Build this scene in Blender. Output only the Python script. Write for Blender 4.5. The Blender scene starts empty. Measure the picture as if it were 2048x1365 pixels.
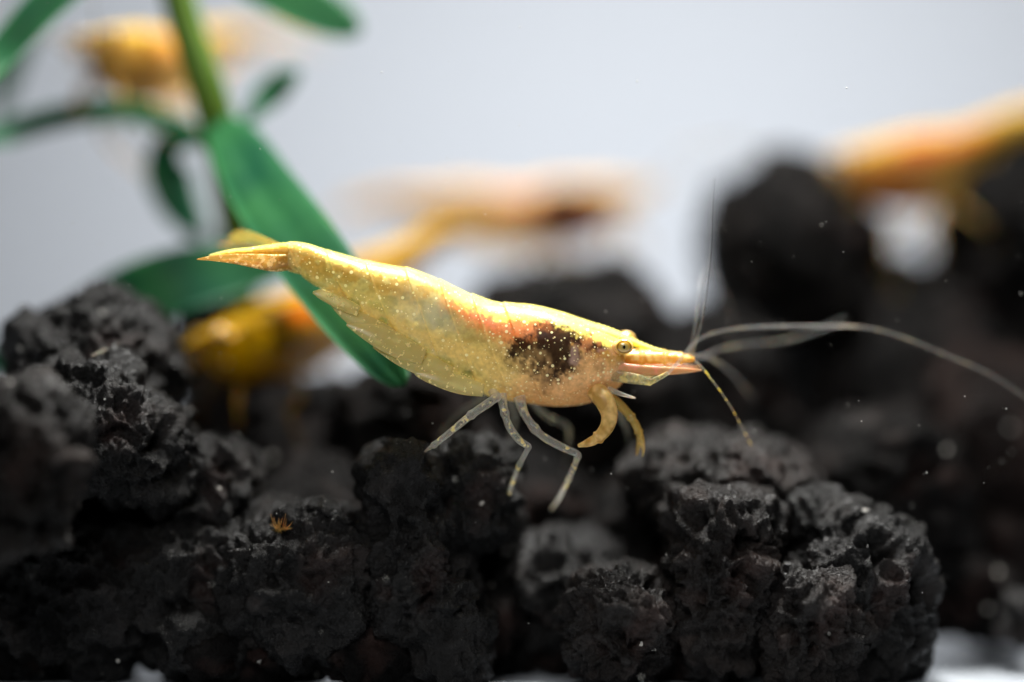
import bpy, math, random
import numpy as np
from mathutils import Vector, Matrix

# ------------------------------------------------------------------ camera, world, light
sc = bpy.context.scene
COL = sc.collection
MM = 0.001
CAM_D = 150.0        # camera to the shrimp's plane, mm
CAM_H = 17.3         # camera height over the tank floor, mm
PXMM = 40.0          # photo pixels per mm in the shrimp's plane

cam_data = bpy.data.cameras.new('camera')
cam = bpy.data.objects.new('camera', cam_data)
COL.objects.link(cam)
cam.location = (0, -CAM_D * MM, CAM_H * MM)
cam.rotation_euler = (math.radians(90), 0, 0)
cam_data.sensor_width = 36.0
cam_data.lens = 36.0 * CAM_D / (2048 / PXMM)
cam_data.clip_start = 0.005
cam_data.clip_end = 20.0
cam_data.dof.use_dof = True
cam_data.dof.focus_distance = 0.1486
cam_data.dof.aperture_fstop = 6.5
cam_data.dof.aperture_blades = 0
sc.camera = cam

world = bpy.data.worlds.new('World')
sc.world = world
world.use_nodes = True
world.node_tree.nodes['Background'].inputs[0].default_value = (0.72, 0.84, 1.0, 1)
world.node_tree.nodes['Background'].inputs[1].default_value = 0.006


def area(name, loc, target, size, power, color, spread=180):
    d = bpy.data.lights.new(name, 'AREA')
    d.shape = 'RECTANGLE'
    d.size, d.size_y = size
    d.energy = power
    d.color = color
    d.spread = math.radians(spread)
    o = bpy.data.objects.new(name, d)
    COL.objects.link(o)
    o.location = loc
    o.rotation_euler = (Vector(target) - Vector(loc)).to_track_quat('-Z', 'Y').to_euler()
    o['kind'] = 'helper'
    return o


area('tank_lamp', (0.014, 0.014, 0.112), (0.0, 0.002, 0.0), (0.040, 0.026), 0.175, (1.0, 0.99, 0.95), 110)
area('backdrop_lamp', (0.016, 0.095, 0.055), (0.018, 0.192, 0.018), (0.08, 0.012), 0.090, (0.94, 0.965, 1.0))
area('front_fill', (-0.03, -0.135, 0.11), (0.0, 0.0, 0.015), (0.09, 0.06), 0.023, (1.0, 1.0, 0.98), 60)  # added soft fill from above the camera, not a lamp of the tank

sc.view_settings.view_transform = 'Standard'
sc.view_settings.look = 'None'
sc.view_settings.exposure = 0.0
sc.view_settings.gamma = 1.0
sc.view_settings.use_curve_mapping = False
sc.render.engine = 'CYCLES'
sc.cycles.use_denoising = True
sc.cycles.max_bounces = 10
sc.cycles.transparent_max_bounces = 24
sc.cycles.sample_clamp_indirect = 6.0


def depth(d):
    """layout depth -> mm behind the shrimp's plane (near stones stand closer together than far ones)"""
    return d * (0.58 + 0.006 * min(d, 46)) if d > 0 else d * 0.6


def W(px, py, d=0.0):
    """photo pixel + layout depth behind the shrimp's plane -> metres"""
    d = depth(d)
    s = (CAM_D + d) / CAM_D / PXMM
    return Vector(((px - 1024.0) * s, d, CAM_H - (py - 682.5) * s)) * MM


def srgb(r, g, b):
    f = lambda c: ((c / 255 + 0.055) / 1.055) ** 2.4 if c > 10 else c / 255 / 12.92
    return np.array((f(r), f(g), f(b)))


# ------------------------------------------------------------------ noise
def _hash(ix, iy, iz, seed):
    M = np.uint32
    with np.errstate(over='ignore'):
        h = (ix.astype(np.int64).astype(M) * M(374761393) + iy.astype(np.int64).astype(M) * M(668265263)
             + iz.astype(np.int64).astype(M) * M(2246822519) + M(seed * 3266489917 % 4294967296))
        h = (h ^ (h >> M(13))) * M(1274126177)
        h = (h ^ (h >> M(16))) * M(2654435761)
        h = h ^ (h >> M(15))
    return h


def _u(h):
    return h.astype(np.float64) / 4294967295.0


def vnoise(p, seed=0):
    """smooth value noise -1..1; p (n,3)"""
    i = np.floor(p).astype(np.int64)
    f = p - i
    f = f * f * f * (f * (f * 6 - 15) + 10)
    out = np.zeros(len(p))
    for dx in (0, 1):
        wx = f[:, 0] if dx else 1 - f[:, 0]
        for dy in (0, 1):
            wy = f[:, 1] if dy else 1 - f[:, 1]
            for dz in (0, 1):
                wz = f[:, 2] if dz else 1 - f[:, 2]
                out += wx * wy * wz * _u(_hash(i[:, 0] + dx, i[:, 1] + dy, i[:, 2] + dz, seed))
    return out * 2 - 1


def fbm(p, seed=0, octaves=4, gain=0.5):
    a, s, t = 1.0, 0.0, 0.0
    for k in range(octaves):
        s = s + a * vnoise(p * (2.03 ** k) + 17.3 * k, seed + k)
        t += a
        a *= gain
    return s / t


def worley(p, seed=0):
    i = np.floor(p).astype(np.int64)
    best = np.full(len(p), 9.0)
    rnd = np.zeros(len(p))
    for dx in (-1, 0, 1):
        for dy in (-1, 0, 1):
            for dz in (-1, 0, 1):
                cx, cy, cz = i[:, 0] + dx, i[:, 1] + dy, i[:, 2] + dz
                h = _hash(cx, cy, cz, seed)
                fx = _u(h)
                fy = _u(h * np.uint32(1664525) + np.uint32(1013904223))
                fz = _u((h ^ np.uint32(0x9E3779B9)) * np.uint32(22695477))
                d = (cx + fx - p[:, 0]) ** 2 + (cy + fy - p[:, 1]) ** 2 + (cz + fz - p[:, 2]) ** 2
                m = d < best
                best = np.where(m, d, best)
                rnd = np.where(m, fx, rnd)
    return np.sqrt(best), rnd


def sstep(a, b, x):
    t = np.clip((x - a) / (b - a), 0, 1)
    return t * t * (3 - 2 * t)


# ------------------------------------------------------------------ mesh helpers
def mesh_obj(name, verts, faces, mat, parent=None, smooth=True, colors=None, mask=None):
    me = bpy.data.meshes.new(name)
    me.from_pydata([tuple(v) for v in np.asarray(verts).tolist()], [], faces)
    if smooth:
        me.polygons.foreach_set('use_smooth', [True] * len(me.polygons))
    if colors is not None:
        a = me.attributes.new('pigment', 'FLOAT_COLOR', 'POINT')
        a.data.foreach_set('color', np.asarray(colors, dtype=np.float32).ravel())
    if mask is not None:
        a = me.attributes.new('dots', 'FLOAT', 'POINT')
        a.data.foreach_set('value', np.asarray(mask, dtype=np.float32).ravel())
    me.materials.append(mat)
    me.update()
    o = bpy.data.objects.new(name, me)
    COL.objects.link(o)
    if parent is not None:
        o.parent = parent
    return o


def tag(o, label, cat=None, group=None, kind=None):
    o['label'] = label
    if cat:
        o['category'] = cat
    if group:
        o['group'] = group
    if kind:
        o['kind'] = kind
    return o


def empty(name, loc=(0, 0, 0)):
    o = bpy.data.objects.new(name, None)
    o.empty_display_size = 0.002
    COL.objects.link(o)
    o.location = loc
    return o


def spline(pts, n):
    """Catmull-Rom through rows of pts (any dimension), n samples"""
    p = np.asarray(pts, dtype=float)
    if len(p) == 2:
        t = np.linspace(0, 1, n)[:, None]
        return p[0] * (1 - t) + p[1] * t
    q = np.vstack([2 * p[0] - p[1], p, 2 * p[-1] - p[-2]])
    seg = np.linalg.norm(np.diff(p[:, :3], axis=0), axis=1)
    cum = np.concatenate([[0], np.cumsum(seg)])
    s = np.linspace(0, cum[-1], n)
    out = []
    for v in s:
        k = min(len(p) - 2, max(0, int(np.searchsorted(cum, v, side='right') - 1)))
        t = (v - cum[k]) / max(seg[k], 1e-12)
        a, b, c, d = q[k], q[k + 1], q[k + 2], q[k + 3]
        out.append(0.5 * (2 * b + (c - a) * t + (2 * a - 5 * b + 4 * c - d) * t * t + (3 * b - a - 3 * c + d) * t ** 3))
    return np.array(out)


def tube(path, n=40, sides=10, flat=1.0, flat_dir=(0, 1, 0)):
    """path rows (x,y,z,r); flat squeezes the section along flat_dir"""
    s = spline(path, n)
    c, r = s[:, :3], np.maximum(s[:, 3], 1e-6)
    t = np.gradient(c, axis=0)
    t /= np.linalg.norm(t, axis=1)[:, None] + 1e-12
    ref = np.array(flat_dir, float)
    V, F = [], []
    for k in range(n):
        u = ref - t[k] * np.dot(ref, t[k])
        if np.linalg.norm(u) < 1e-3:
            u = np.array((1.0, 0, 0)) - t[k] * t[k][0]
        u /= np.linalg.norm(u)
        w = np.cross(t[k], u)
        for j in range(sides):
            a = 2 * math.pi * j / sides
            V.append(c[k] + r[k] * (u * math.cos(a) * flat + w * math.sin(a)))
    for k in range(n - 1):
        for j in range(sides):
            j2 = (j + 1) % sides
            F.append((k * sides + j, k * sides + j2, (k + 1) * sides + j2, (k + 1) * sides + j))
    F.append(tuple(range(sides - 1, -1, -1)))
    F.append(tuple(range((n - 1) * sides, n * sides)))
    return V, F


# ------------------------------------------------------------------ materials
def new_mat(name):
    m = bpy.data.materials.new(name)
    m.use_nodes = True
    nt = m.node_tree
    return m, nt, nt.nodes['Principled BSDF'], nt.nodes['Material Output']


def N(nt, typ, **kw):
    n = nt.nodes.new(typ)
    for k, v in kw.items():
        setattr(n, k, v)
    return n


def ramp(nt, src, stops, interp='LINEAR'):
    r = nt.nodes.new('ShaderNodeValToRGB')
    r.color_ramp.interpolation = interp
    e = r.color_ramp.elements
    while len(e) < len(stops):
        e.new(0.5)
    for k, (p, c) in enumerate(stops):
        e[k].position = p
        e[k].color = (*c[:3], 1)
    nt.links.new(src, r.inputs[0])
    return r


def math_node(nt, op, a, b=None):
    n = nt.nodes.new('ShaderNodeMath')
    n.operation = op
    for k, v in ((0, a), (1, b)):
        if v is None:
            continue
        if isinstance(v, (int, float)):
            n.inputs[k].default_value = v
        else:
            nt.links.new(v, n.inputs[k])
    return n.outputs[0]


def mix_rgb(nt, fac, a, b):
    n = nt.nodes.new('ShaderNodeMix')
    n.data_type = 'RGBA'
    for sock, v in ((n.inputs[0], fac), (n.inputs[6], a), (n.inputs[7], b)):
        if isinstance(v, (int, float)):
            sock.default_value = v
        elif isinstance(v, (tuple, list, np.ndarray)):
            sock.default_value = (*[float(q) for q in v[:3]], 1)
        else:
            nt.links.new(v, sock)
    return n.outputs[2]


def shell_material(name, dot_scale=3500.0, sss=0.0011, gain=1.0, spec=0.12):
    """translucent shrimp shell: pigment attribute, cream chromatophore dots"""
    m, nt, bs, out = new_mat(name)
    L = nt.links
    at = N(nt, 'ShaderNodeAttribute', attribute_name='pigment')
    dm = N(nt, 'ShaderNodeAttribute', attribute_name='dots')
    tc = N(nt, 'ShaderNodeTexCoord')
    fac = None
    for k, (scl, lo, hi) in enumerate(((dot_scale, 0.13, 0.36), (dot_scale * 1.7, 0.13, 0.32))):
        vo = N(nt, 'ShaderNodeTexVoronoi')
        vo.inputs['Scale'].default_value = scl
        L.new(tc.outputs['Object'], vo.inputs['Vector'])
        sep = N(nt, 'ShaderNodeSeparateColor')
        L.new(vo.outputs['Color'], sep.inputs[0])
        rad = math_node(nt, 'MULTIPLY', math_node(nt, 'POWER', sep.outputs[0], 1.6), hi - lo)
        rad = math_node(nt, 'ADD', rad, lo)
        on = math_node(nt, 'LESS_THAN', sep.outputs[1], dm.outputs['Fac'])
        e = math_node(nt, 'SUBTRACT', rad, vo.outputs['Distance'])
        e = math_node(nt, 'MULTIPLY', e, 14.0)
        e.node.use_clamp = True
        e = math_node(nt, 'MULTIPLY', e, on)
        fac = e if fac is None else math_node(nt, 'MAXIMUM', fac, e)
    no = N(nt, 'ShaderNodeTexNoise')
    no.inputs['Scale'].default_value = 5200.0
    no.inputs['Detail'].default_value = 3.0
    L.new(tc.outputs['Object'], no.inputs['Vector'])
    var = ramp(nt, no.outputs[0], [(0.3, (0.82, 0.80, 0.74)), (0.7, (1.12, 1.12, 1.1))])
    mul = N(nt, 'ShaderNodeMix', data_type='RGBA', blend_type='MULTIPLY')
    mul.inputs[0].default_value = 1.0
    L.new(at.outputs['Color'], mul.inputs[6])
    L.new(var.outputs[0], mul.inputs[7])
    colr = mix_rgb(nt, fac, mul.outputs[2], (0.97 * gain, 0.88 * gain, 0.52 * gain))
    L.new(colr, bs.inputs['Base Color'])
    bs.inputs['Roughness'].default_value = 0.32
    bs.inputs['Specular IOR Level'].default_value = spec
    bs.inputs['Subsurface Weight'].default_value = 0.7
    bs.inputs['Subsurface Radius'].default_value = (1.0, 0.92, 0.60)
    bs.inputs['Subsurface Scale'].default_value = sss
    bu = N(nt, 'ShaderNodeBump')
    bu.inputs['Strength'].default_value = 0.25
    bu.inputs['Distance'].default_value = 0.00004
    L.new(no.outputs[0], bu.inputs['Height'])
    L.new(bu.outputs[0], bs.inputs['Normal'])
    tr = N(nt, 'ShaderNodeBsdfTranslucent')
    L.new(colr, tr.inputs[0])
    m1 = N(nt, 'ShaderNodeMixShader')
    m1.inputs[0].default_value = 0.22
    L.new(bs.outputs[0], m1.inputs[1])
    L.new(tr.outputs[0], m1.inputs[2])
    tp = N(nt, 'ShaderNodeBsdfTransparent')
    tp.inputs[0].default_value = (1.0, 0.98, 0.90, 1)
    m2 = N(nt, 'ShaderNodeMixShader')
    op = math_node(nt, 'MAXIMUM', at.outputs['Alpha'], math_node(nt, 'MULTIPLY', fac, 0.9))
    L.new(op, m2.inputs[0])
    L.new(tp.outputs[0], m2.inputs[1])
    L.new(m1.outputs[0], m2.inputs[2])
    L.new(m2.outputs[0], out.inputs['Surface'])
    return m


def limb_material(name, clear, cream, opacity=(0.25, 0.95), scale=1800.0, thresh=(0.5, 0.62), rough=0.18, transl=0.35, rim=0.45, spec=0.6):
    """glassy limb with cream blotches"""
    m, nt, bs, out = new_mat(name)
    L = nt.links
    tc = N(nt, 'ShaderNodeTexCoord')
    no = N(nt, 'ShaderNodeTexNoise')
    no.inputs['Scale'].default_value = scale
    no.inputs['Detail'].default_value = 2.0
    L.new(tc.outputs['Object'], no.inputs['Vector'])
    bl = ramp(nt, no.outputs[0], [(thresh[0], (0, 0, 0)), (thresh[1], (1, 1, 1))])
    c = mix_rgb(nt, bl.outputs[0], clear, cream)
    L.new(c, bs.inputs['Base Color'])
    bs.inputs['Roughness'].default_value = rough
    bs.inputs['Specular IOR Level'].default_value = spec
    bs.inputs['Subsurface Weight'].default_value = 0.3
    bs.inputs['Subsurface Scale'].default_value = 0.0002
    lw = N(nt, 'ShaderNodeLayerWeight')
    lw.inputs[0].default_value = 0.35
    edge = math_node(nt, 'MULTIPLY', lw.outputs['Facing'], rim)
    mr = N(nt, 'ShaderNodeMapRange')
    mr.inputs['To Min'].default_value = opacity[0]
    mr.inputs['To Max'].default_value = opacity[1]
    L.new(bl.outputs[0], mr.inputs[0])
    op = math_node(nt, 'ADD', mr.outputs[0], edge)
    op.node.use_clamp = True
    tp = N(nt, 'ShaderNodeBsdfTransparent')
    tl = N(nt, 'ShaderNodeBsdfTranslucent')
    L.new(c, tl.inputs[0])
    m1 = N(nt, 'ShaderNodeMixShader')
    m1.inputs[0].default_value = transl
    L.new(bs.outputs[0], m1.inputs[1])
    L.new(tl.outputs[0], m1.inputs[2])
    m2 = N(nt, 'ShaderNodeMixShader')
    L.new(op, m2.inputs[0])
    L.new(tp.outputs[0], m2.inputs[1])
    L.new(m1.outputs[0], m2.inputs[2])
    L.new(m2.outputs[0], out.inputs['Surface'])
    return m


def plain(name, color, rough=0.5, spec=0.5, sss=0.0, sss_scale=0.0003, transl=0.0):
    m, nt, bs, out = new_mat(name)
    bs.inputs['Base Color'].default_value = (*[float(c) for c in color], 1)
    bs.inputs['Roughness'].default_value = rough
    bs.inputs['Specular IOR Level'].default_value = spec
    bs.inputs['Subsurface Weight'].default_value = sss
    bs.inputs['Subsurface Scale'].default_value = sss_scale
    return m


def rock_material(name, tint=(1, 1, 1), level=1.0, spec=0.18):
    m, nt, bs, out = new_mat(name)
    L = nt.links
    tc = N(nt, 'ShaderNodeTexCoord')
    n1 = N(nt, 'ShaderNodeTexNoise')
    n1.inputs['Scale'].default_value = 420.0
    n1.inputs['Detail'].default_value = 5.0
    L.new(tc.outputs['Object'], n1.inputs['Vector'])
    c1 = ramp(nt, n1.outputs[0], [(0.30, np.array((0.0016, 0.0015, 0.0015)) * level * tint), (0.55, np.array((0.0050, 0.0045, 0.0044)) * level * tint),
                                  (0.75, np.array((0.018, 0.015, 0.014)) * level * tint)])
    n2 = N(nt, 'ShaderNodeTexNoise')
    n2.inputs['Scale'].default_value = 160.0
    n2.inputs['Detail'].default_value = 4.0
    L.new(tc.outputs['Object'], n2.inputs['Vector'])
    red = ramp(nt, n2.outputs[0], [(0.60, (0, 0, 0)), (0.74, (1, 1, 1))])
    c2 = mix_rgb(nt, math_node(nt, 'MULTIPLY', red.outputs[0], 0.45), c1.outputs[0], (0.045, 0.022, 0.018))
    vo = N(nt, 'ShaderNodeTexVoronoi')
    vo.inputs['Scale'].default_value = 1500.0
    L.new(tc.outputs['Object'], vo.inputs['Vector'])
    sep = N(nt, 'ShaderNodeSeparateColor')
    L.new(vo.outputs['Color'], sep.inputs[0])
    few = math_node(nt, 'GREATER_THAN', sep.outputs[0], 0.988)
    near = math_node(nt, 'LESS_THAN', vo.outputs['Distance'], 0.22)
    sp = math_node(nt, 'MULTIPLY', few, near)
    c3 = mix_rgb(nt, sp, c2, (0.42, 0.40, 0.37))  # sparse pale flecks in the colour stand in for glints
    L.new(c3, bs.inputs['Base Color'])
    n3 = N(nt, 'ShaderNodeTexNoise')
    n3.inputs['Scale'].default_value = 5200.0
    n3.inputs['Detail'].default_value = 5.0
    n3.inputs['Roughness'].default_value = 0.65
    L.new(tc.outputs['Object'], n3.inputs['Vector'])
    rr = ramp(nt, n3.outputs[0], [(0.35, (0.46,) * 3), (0.62, (0.20,) * 3)])
    L.new(rr.outputs[0], bs.inputs['Roughness'])
    bs.inputs['Specular IOR Level'].default_value = spec
    bu = N(nt, 'ShaderNodeBump')
    bu.inputs['Strength'].default_value = 1.0
    bu.inputs['Distance'].default_value = 0.00020
    L.new(n3.outputs[0], bu.inputs['Height'])
    L.new(bu.outputs[0], bs.inputs['Normal'])
    return m


def leaf_material(name, dark, light, scale=260.0):
    m, nt, bs, out = new_mat(name)
    L = nt.links
    tc = N(nt, 'ShaderNodeTexCoord')
    n1 = N(nt, 'ShaderNodeTexNoise')
    n1.inputs['Scale'].default_value = scale
    n1.inputs['Detail'].default_value = 4.0
    L.new(tc.outputs['Object'], n1.inputs['Vector'])
    c = ramp(nt, n1.outputs[0], [(0.35, dark), (0.65, light)])
    L.new(c.outputs[0], bs.inputs['Base Color'])
    bs.inputs['Roughness'].default_value = 0.5
    bs.inputs['Specular IOR Level'].default_value = 0.15
    tr = N(nt, 'ShaderNodeBsdfTranslucent')
    L.new(c.outputs[0], tr.inputs[0])
    mx = N(nt, 'ShaderNodeMixShader')
    mx.inputs[0].default_value = 0.42
    L.new(bs.outputs[0], mx.inputs[1])
    L.new(tr.outputs[0], mx.inputs[2])
    L.new(mx.outputs[0], out.inputs['Surface'])
    n2 = N(nt, 'ShaderNodeTexNoise')
    n2.inputs['Scale'].default_value = 1500.0
    L.new(tc.outputs['Object'], n2.inputs['Vector'])
    bu = N(nt, 'ShaderNodeBump')
    bu.inputs['Strength'].default_value = 0.25
    bu.inputs['Distance'].default_value = 0.00008
    L.new(n2.outputs[0], bu.inputs['Height'])
    L.new(bu.outputs[0], bs.inputs['Normal'])
    return m


# ------------------------------------------------------------------ the setting
def floor_material():
    m, nt, bs, out = new_mat('white_tank_floor')
    tc = N(nt, 'ShaderNodeTexCoord')
    no = N(nt, 'ShaderNodeTexNoise')
    no.inputs['Scale'].default_value = 90.0
    no.inputs['Detail'].default_value = 5.0
    nt.links.new(tc.outputs['Object'], no.inputs['Vector'])
    c = ramp(nt, no.outputs[0], [(0.3, (0.38, 0.41, 0.45)), (0.7, (0.50, 0.53, 0.57))])
    nt.links.new(c.outputs[0], bs.inputs['Base Color'])
    bs.inputs['Roughness'].default_value = 0.25
    return m


def backdrop_material():
    m, nt, bs, out = new_mat('matt_white_backdrop')
    tc = N(nt, 'ShaderNodeTexCoord')
    no = N(nt, 'ShaderNodeTexNoise')
    no.inputs['Scale'].default_value = 6.0
    no.inputs['Detail'].default_value = 2.0
    nt.links.new(tc.outputs['Object'], no.inputs['Vector'])
    c = ramp(nt, no.outputs[0], [(0.3, (0.77, 0.79, 0.82)), (0.7, (0.80, 0.82, 0.85))])
    nt.links.new(c.outputs[0], bs.inputs['Base Color'])
    bs.inputs['Roughness'].default_value = 0.9
    bs.inputs['Specular IOR Level'].default_value = 0.1
    return m


fl = mesh_obj('floor', [(-0.4, -0.014, 0), (0.4, -0.014, 0), (0.4, 0.19, 0), (-0.4, 0.19, 0)], [(0, 1, 2, 3)], floor_material(), smooth=False)
tag(fl, 'pale glossy tank floor under the black rocks', kind='structure')
bd = mesh_obj('backdrop', [(-0.4, 0.192, -0.05), (0.4, 0.192, -0.05), (0.4, 0.192, 0.35), (-0.4, 0.192, 0.35)], [(0, 1, 2, 3)], backdrop_material(), smooth=False)
tag(bd, 'plain white backdrop behind the tank', kind='structure')

# ------------------------------------------------------------------ lava rocks
_ico = {}


def ico(sub):
    if sub not in _ico:
        import bmesh
        bm = bmesh.new()
        bmesh.ops.create_icosphere(bm, subdivisions=sub, radius=1.0)
        v = np.array([q.co[:] for q in bm.verts])
        f = [tuple(x.index for x in q.verts) for q in bm.faces]
        bm.free()
        _ico[sub] = (v / np.linalg.norm(v, axis=1)[:, None], f)
    return _ico[sub]


ROCK_MATS = {}


def rock(label, cx, cy, d, rx, ry, rd=None, roll=0.0, seed=1, sub=6, lobes=(), pit=1.0, lump=1.0, mat='black', square=2.4):
    """one scoria stone; cx cy rx ry in photo pixels at depth d, rd depth radius (px); lobes (dx,dy,dd,rx,ry,rd) in pixels"""
    s = (CAM_D + depth(d)) / CAM_D / PXMM          # mm per photo pixel at that depth
    rd = rd or 0.5 * (rx + ry)
    D, faces = ico(sub)
    a = math.radians(roll)
    R = np.array(((math.cos(a), 0, math.sin(a)), (0, 1, 0), (-math.sin(a), 0, math.cos(a))))
    E = D @ R                                # directions in the rolled frame
    rad = np.array((rx, rd, ry)) * s
    r = (np.abs(E / rad) ** square).sum(1) ** (-1.0 / square)
    r *= 1 + 0.10 * lump * fbm(D * 1.3 + seed * 3.1, seed, 2)
    for (lx, ly, ld, lrx, lry, lrd) in lobes:
        c = np.array((lx, ld, -ly)) * s
        q = np.array((lrx, lrd, lry)) * s
        A = ((D / q) ** 2).sum(1)
        B = (D * c / q ** 2).sum(1)
        C = ((c / q) ** 2).sum() - 1
        disc = B * B - A * C
        t = np.where(disc > 0, (B + np.sqrt(np.maximum(disc, 0))) / A, 0)
        k = 0.6
        r = np.where(t > 0, np.log(np.exp((r - t) / k) + 1) * k + t, r)
    P = D * r[:, None]
    # crumbly vesicular skin
    off = seed * 11.7
    warp = np.stack([vnoise(P * 0.8 + off + 31 * k, seed + 40 + k) for k in range(3)], 1)
    lumps = fbm((P + 0.8 * warp) * 0.30 + off, seed + 3, 3, 0.55)
    rr = random.Random(seed * 7 + 1)
    g1, g2 = 1.25 * rr.uniform(0.75, 1.5), 0.58 * rr.uniform(0.75, 1.35)
    f1, r1 = worley((P + 0.5 * warp) / g1 + off, seed + 5)
    f2, r2 = worley((P + 0.3 * warp) / g2 + off, seed + 6)
    pits1 = sstep(0.66, 0.20, f1) * (0.15 + 0.85 * (r1 > 0.45))
    pits2 = sstep(0.66, 0.16, f2) * (0.2 + 0.8 * (r2 > 0.4))
    crag = np.abs(fbm((P + 0.4 * warp) * 0.62 + off, seed + 9, 5, 0.62))
    patch = 0.45 + 0.55 * sstep(-0.3, 0.3, vnoise(P * 0.42 + off, seed + 13))
    disp = 1.25 * lump * lumps - pit * patch * (0.50 * g1 * pits1 + 0.55 * g2 * pits2) - 1.25 * lump * crag + 0.42
    if sub >= 6:
        f3, r3 = worley((P + 0.08 * warp) / 0.27 + off, seed + 7)
        disp -= pit * 0.16 * sstep(0.62, 0.15, f3) * (0.3 + 0.7 * (r3 > 0.4)) * (1.2 - patch * 0.6)
        disp += 0.13 * fbm(P * 3.4, seed + 11, 3, 0.6)
    fa = np.array(faces)
    fn = np.cross(P[fa[:, 1]] - P[fa[:, 0]], P[fa[:, 2]] - P[fa[:, 0]])
    nrm = np.zeros_like(P)
    for q in range(3):
        for ax in range(3):
            nrm[:, ax] += np.bincount(fa[:, q], fn[:, ax], len(P))
    nrm /= np.linalg.norm(nrm, axis=1)[:, None] + 1e-12
    P = P + nrm * disp[:, None]
    c = W(cx, cy, d) / MM
    zmin = -c.z + 0.05
    P[:, 2] = np.maximum(P[:, 2], zmin + 0.02 * (P[:, 2] - zmin))   # flat where it rests on the floor
    P *= MM
    if mat not in ROCK_MATS:
        ROCK_MATS[mat] = {'black': lambda: rock_material('black_scoria'),
                          'brown': lambda: rock_material('brownish_scoria', (1.15, 0.98, 0.90), 1.35),
                          'grey': lambda: rock_material('grey_scoria', (1, 1, 1), 1.7),
                          'matt': lambda: rock_material('matt_black_scoria', (1, 1, 1), 1.1, 0.03),
                          'matt_brown': lambda: rock_material('matt_brown_scoria', (1.25, 0.95, 0.88), 1.4, 0.03)}[mat]()
    o = mesh_obj('lava_rock', P, faces, ROCK_MATS[mat])
    o.location = Vector(c) * MM
    tag(o, label, 'rock', 'black lava rocks in the tank')
    return o


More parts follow.
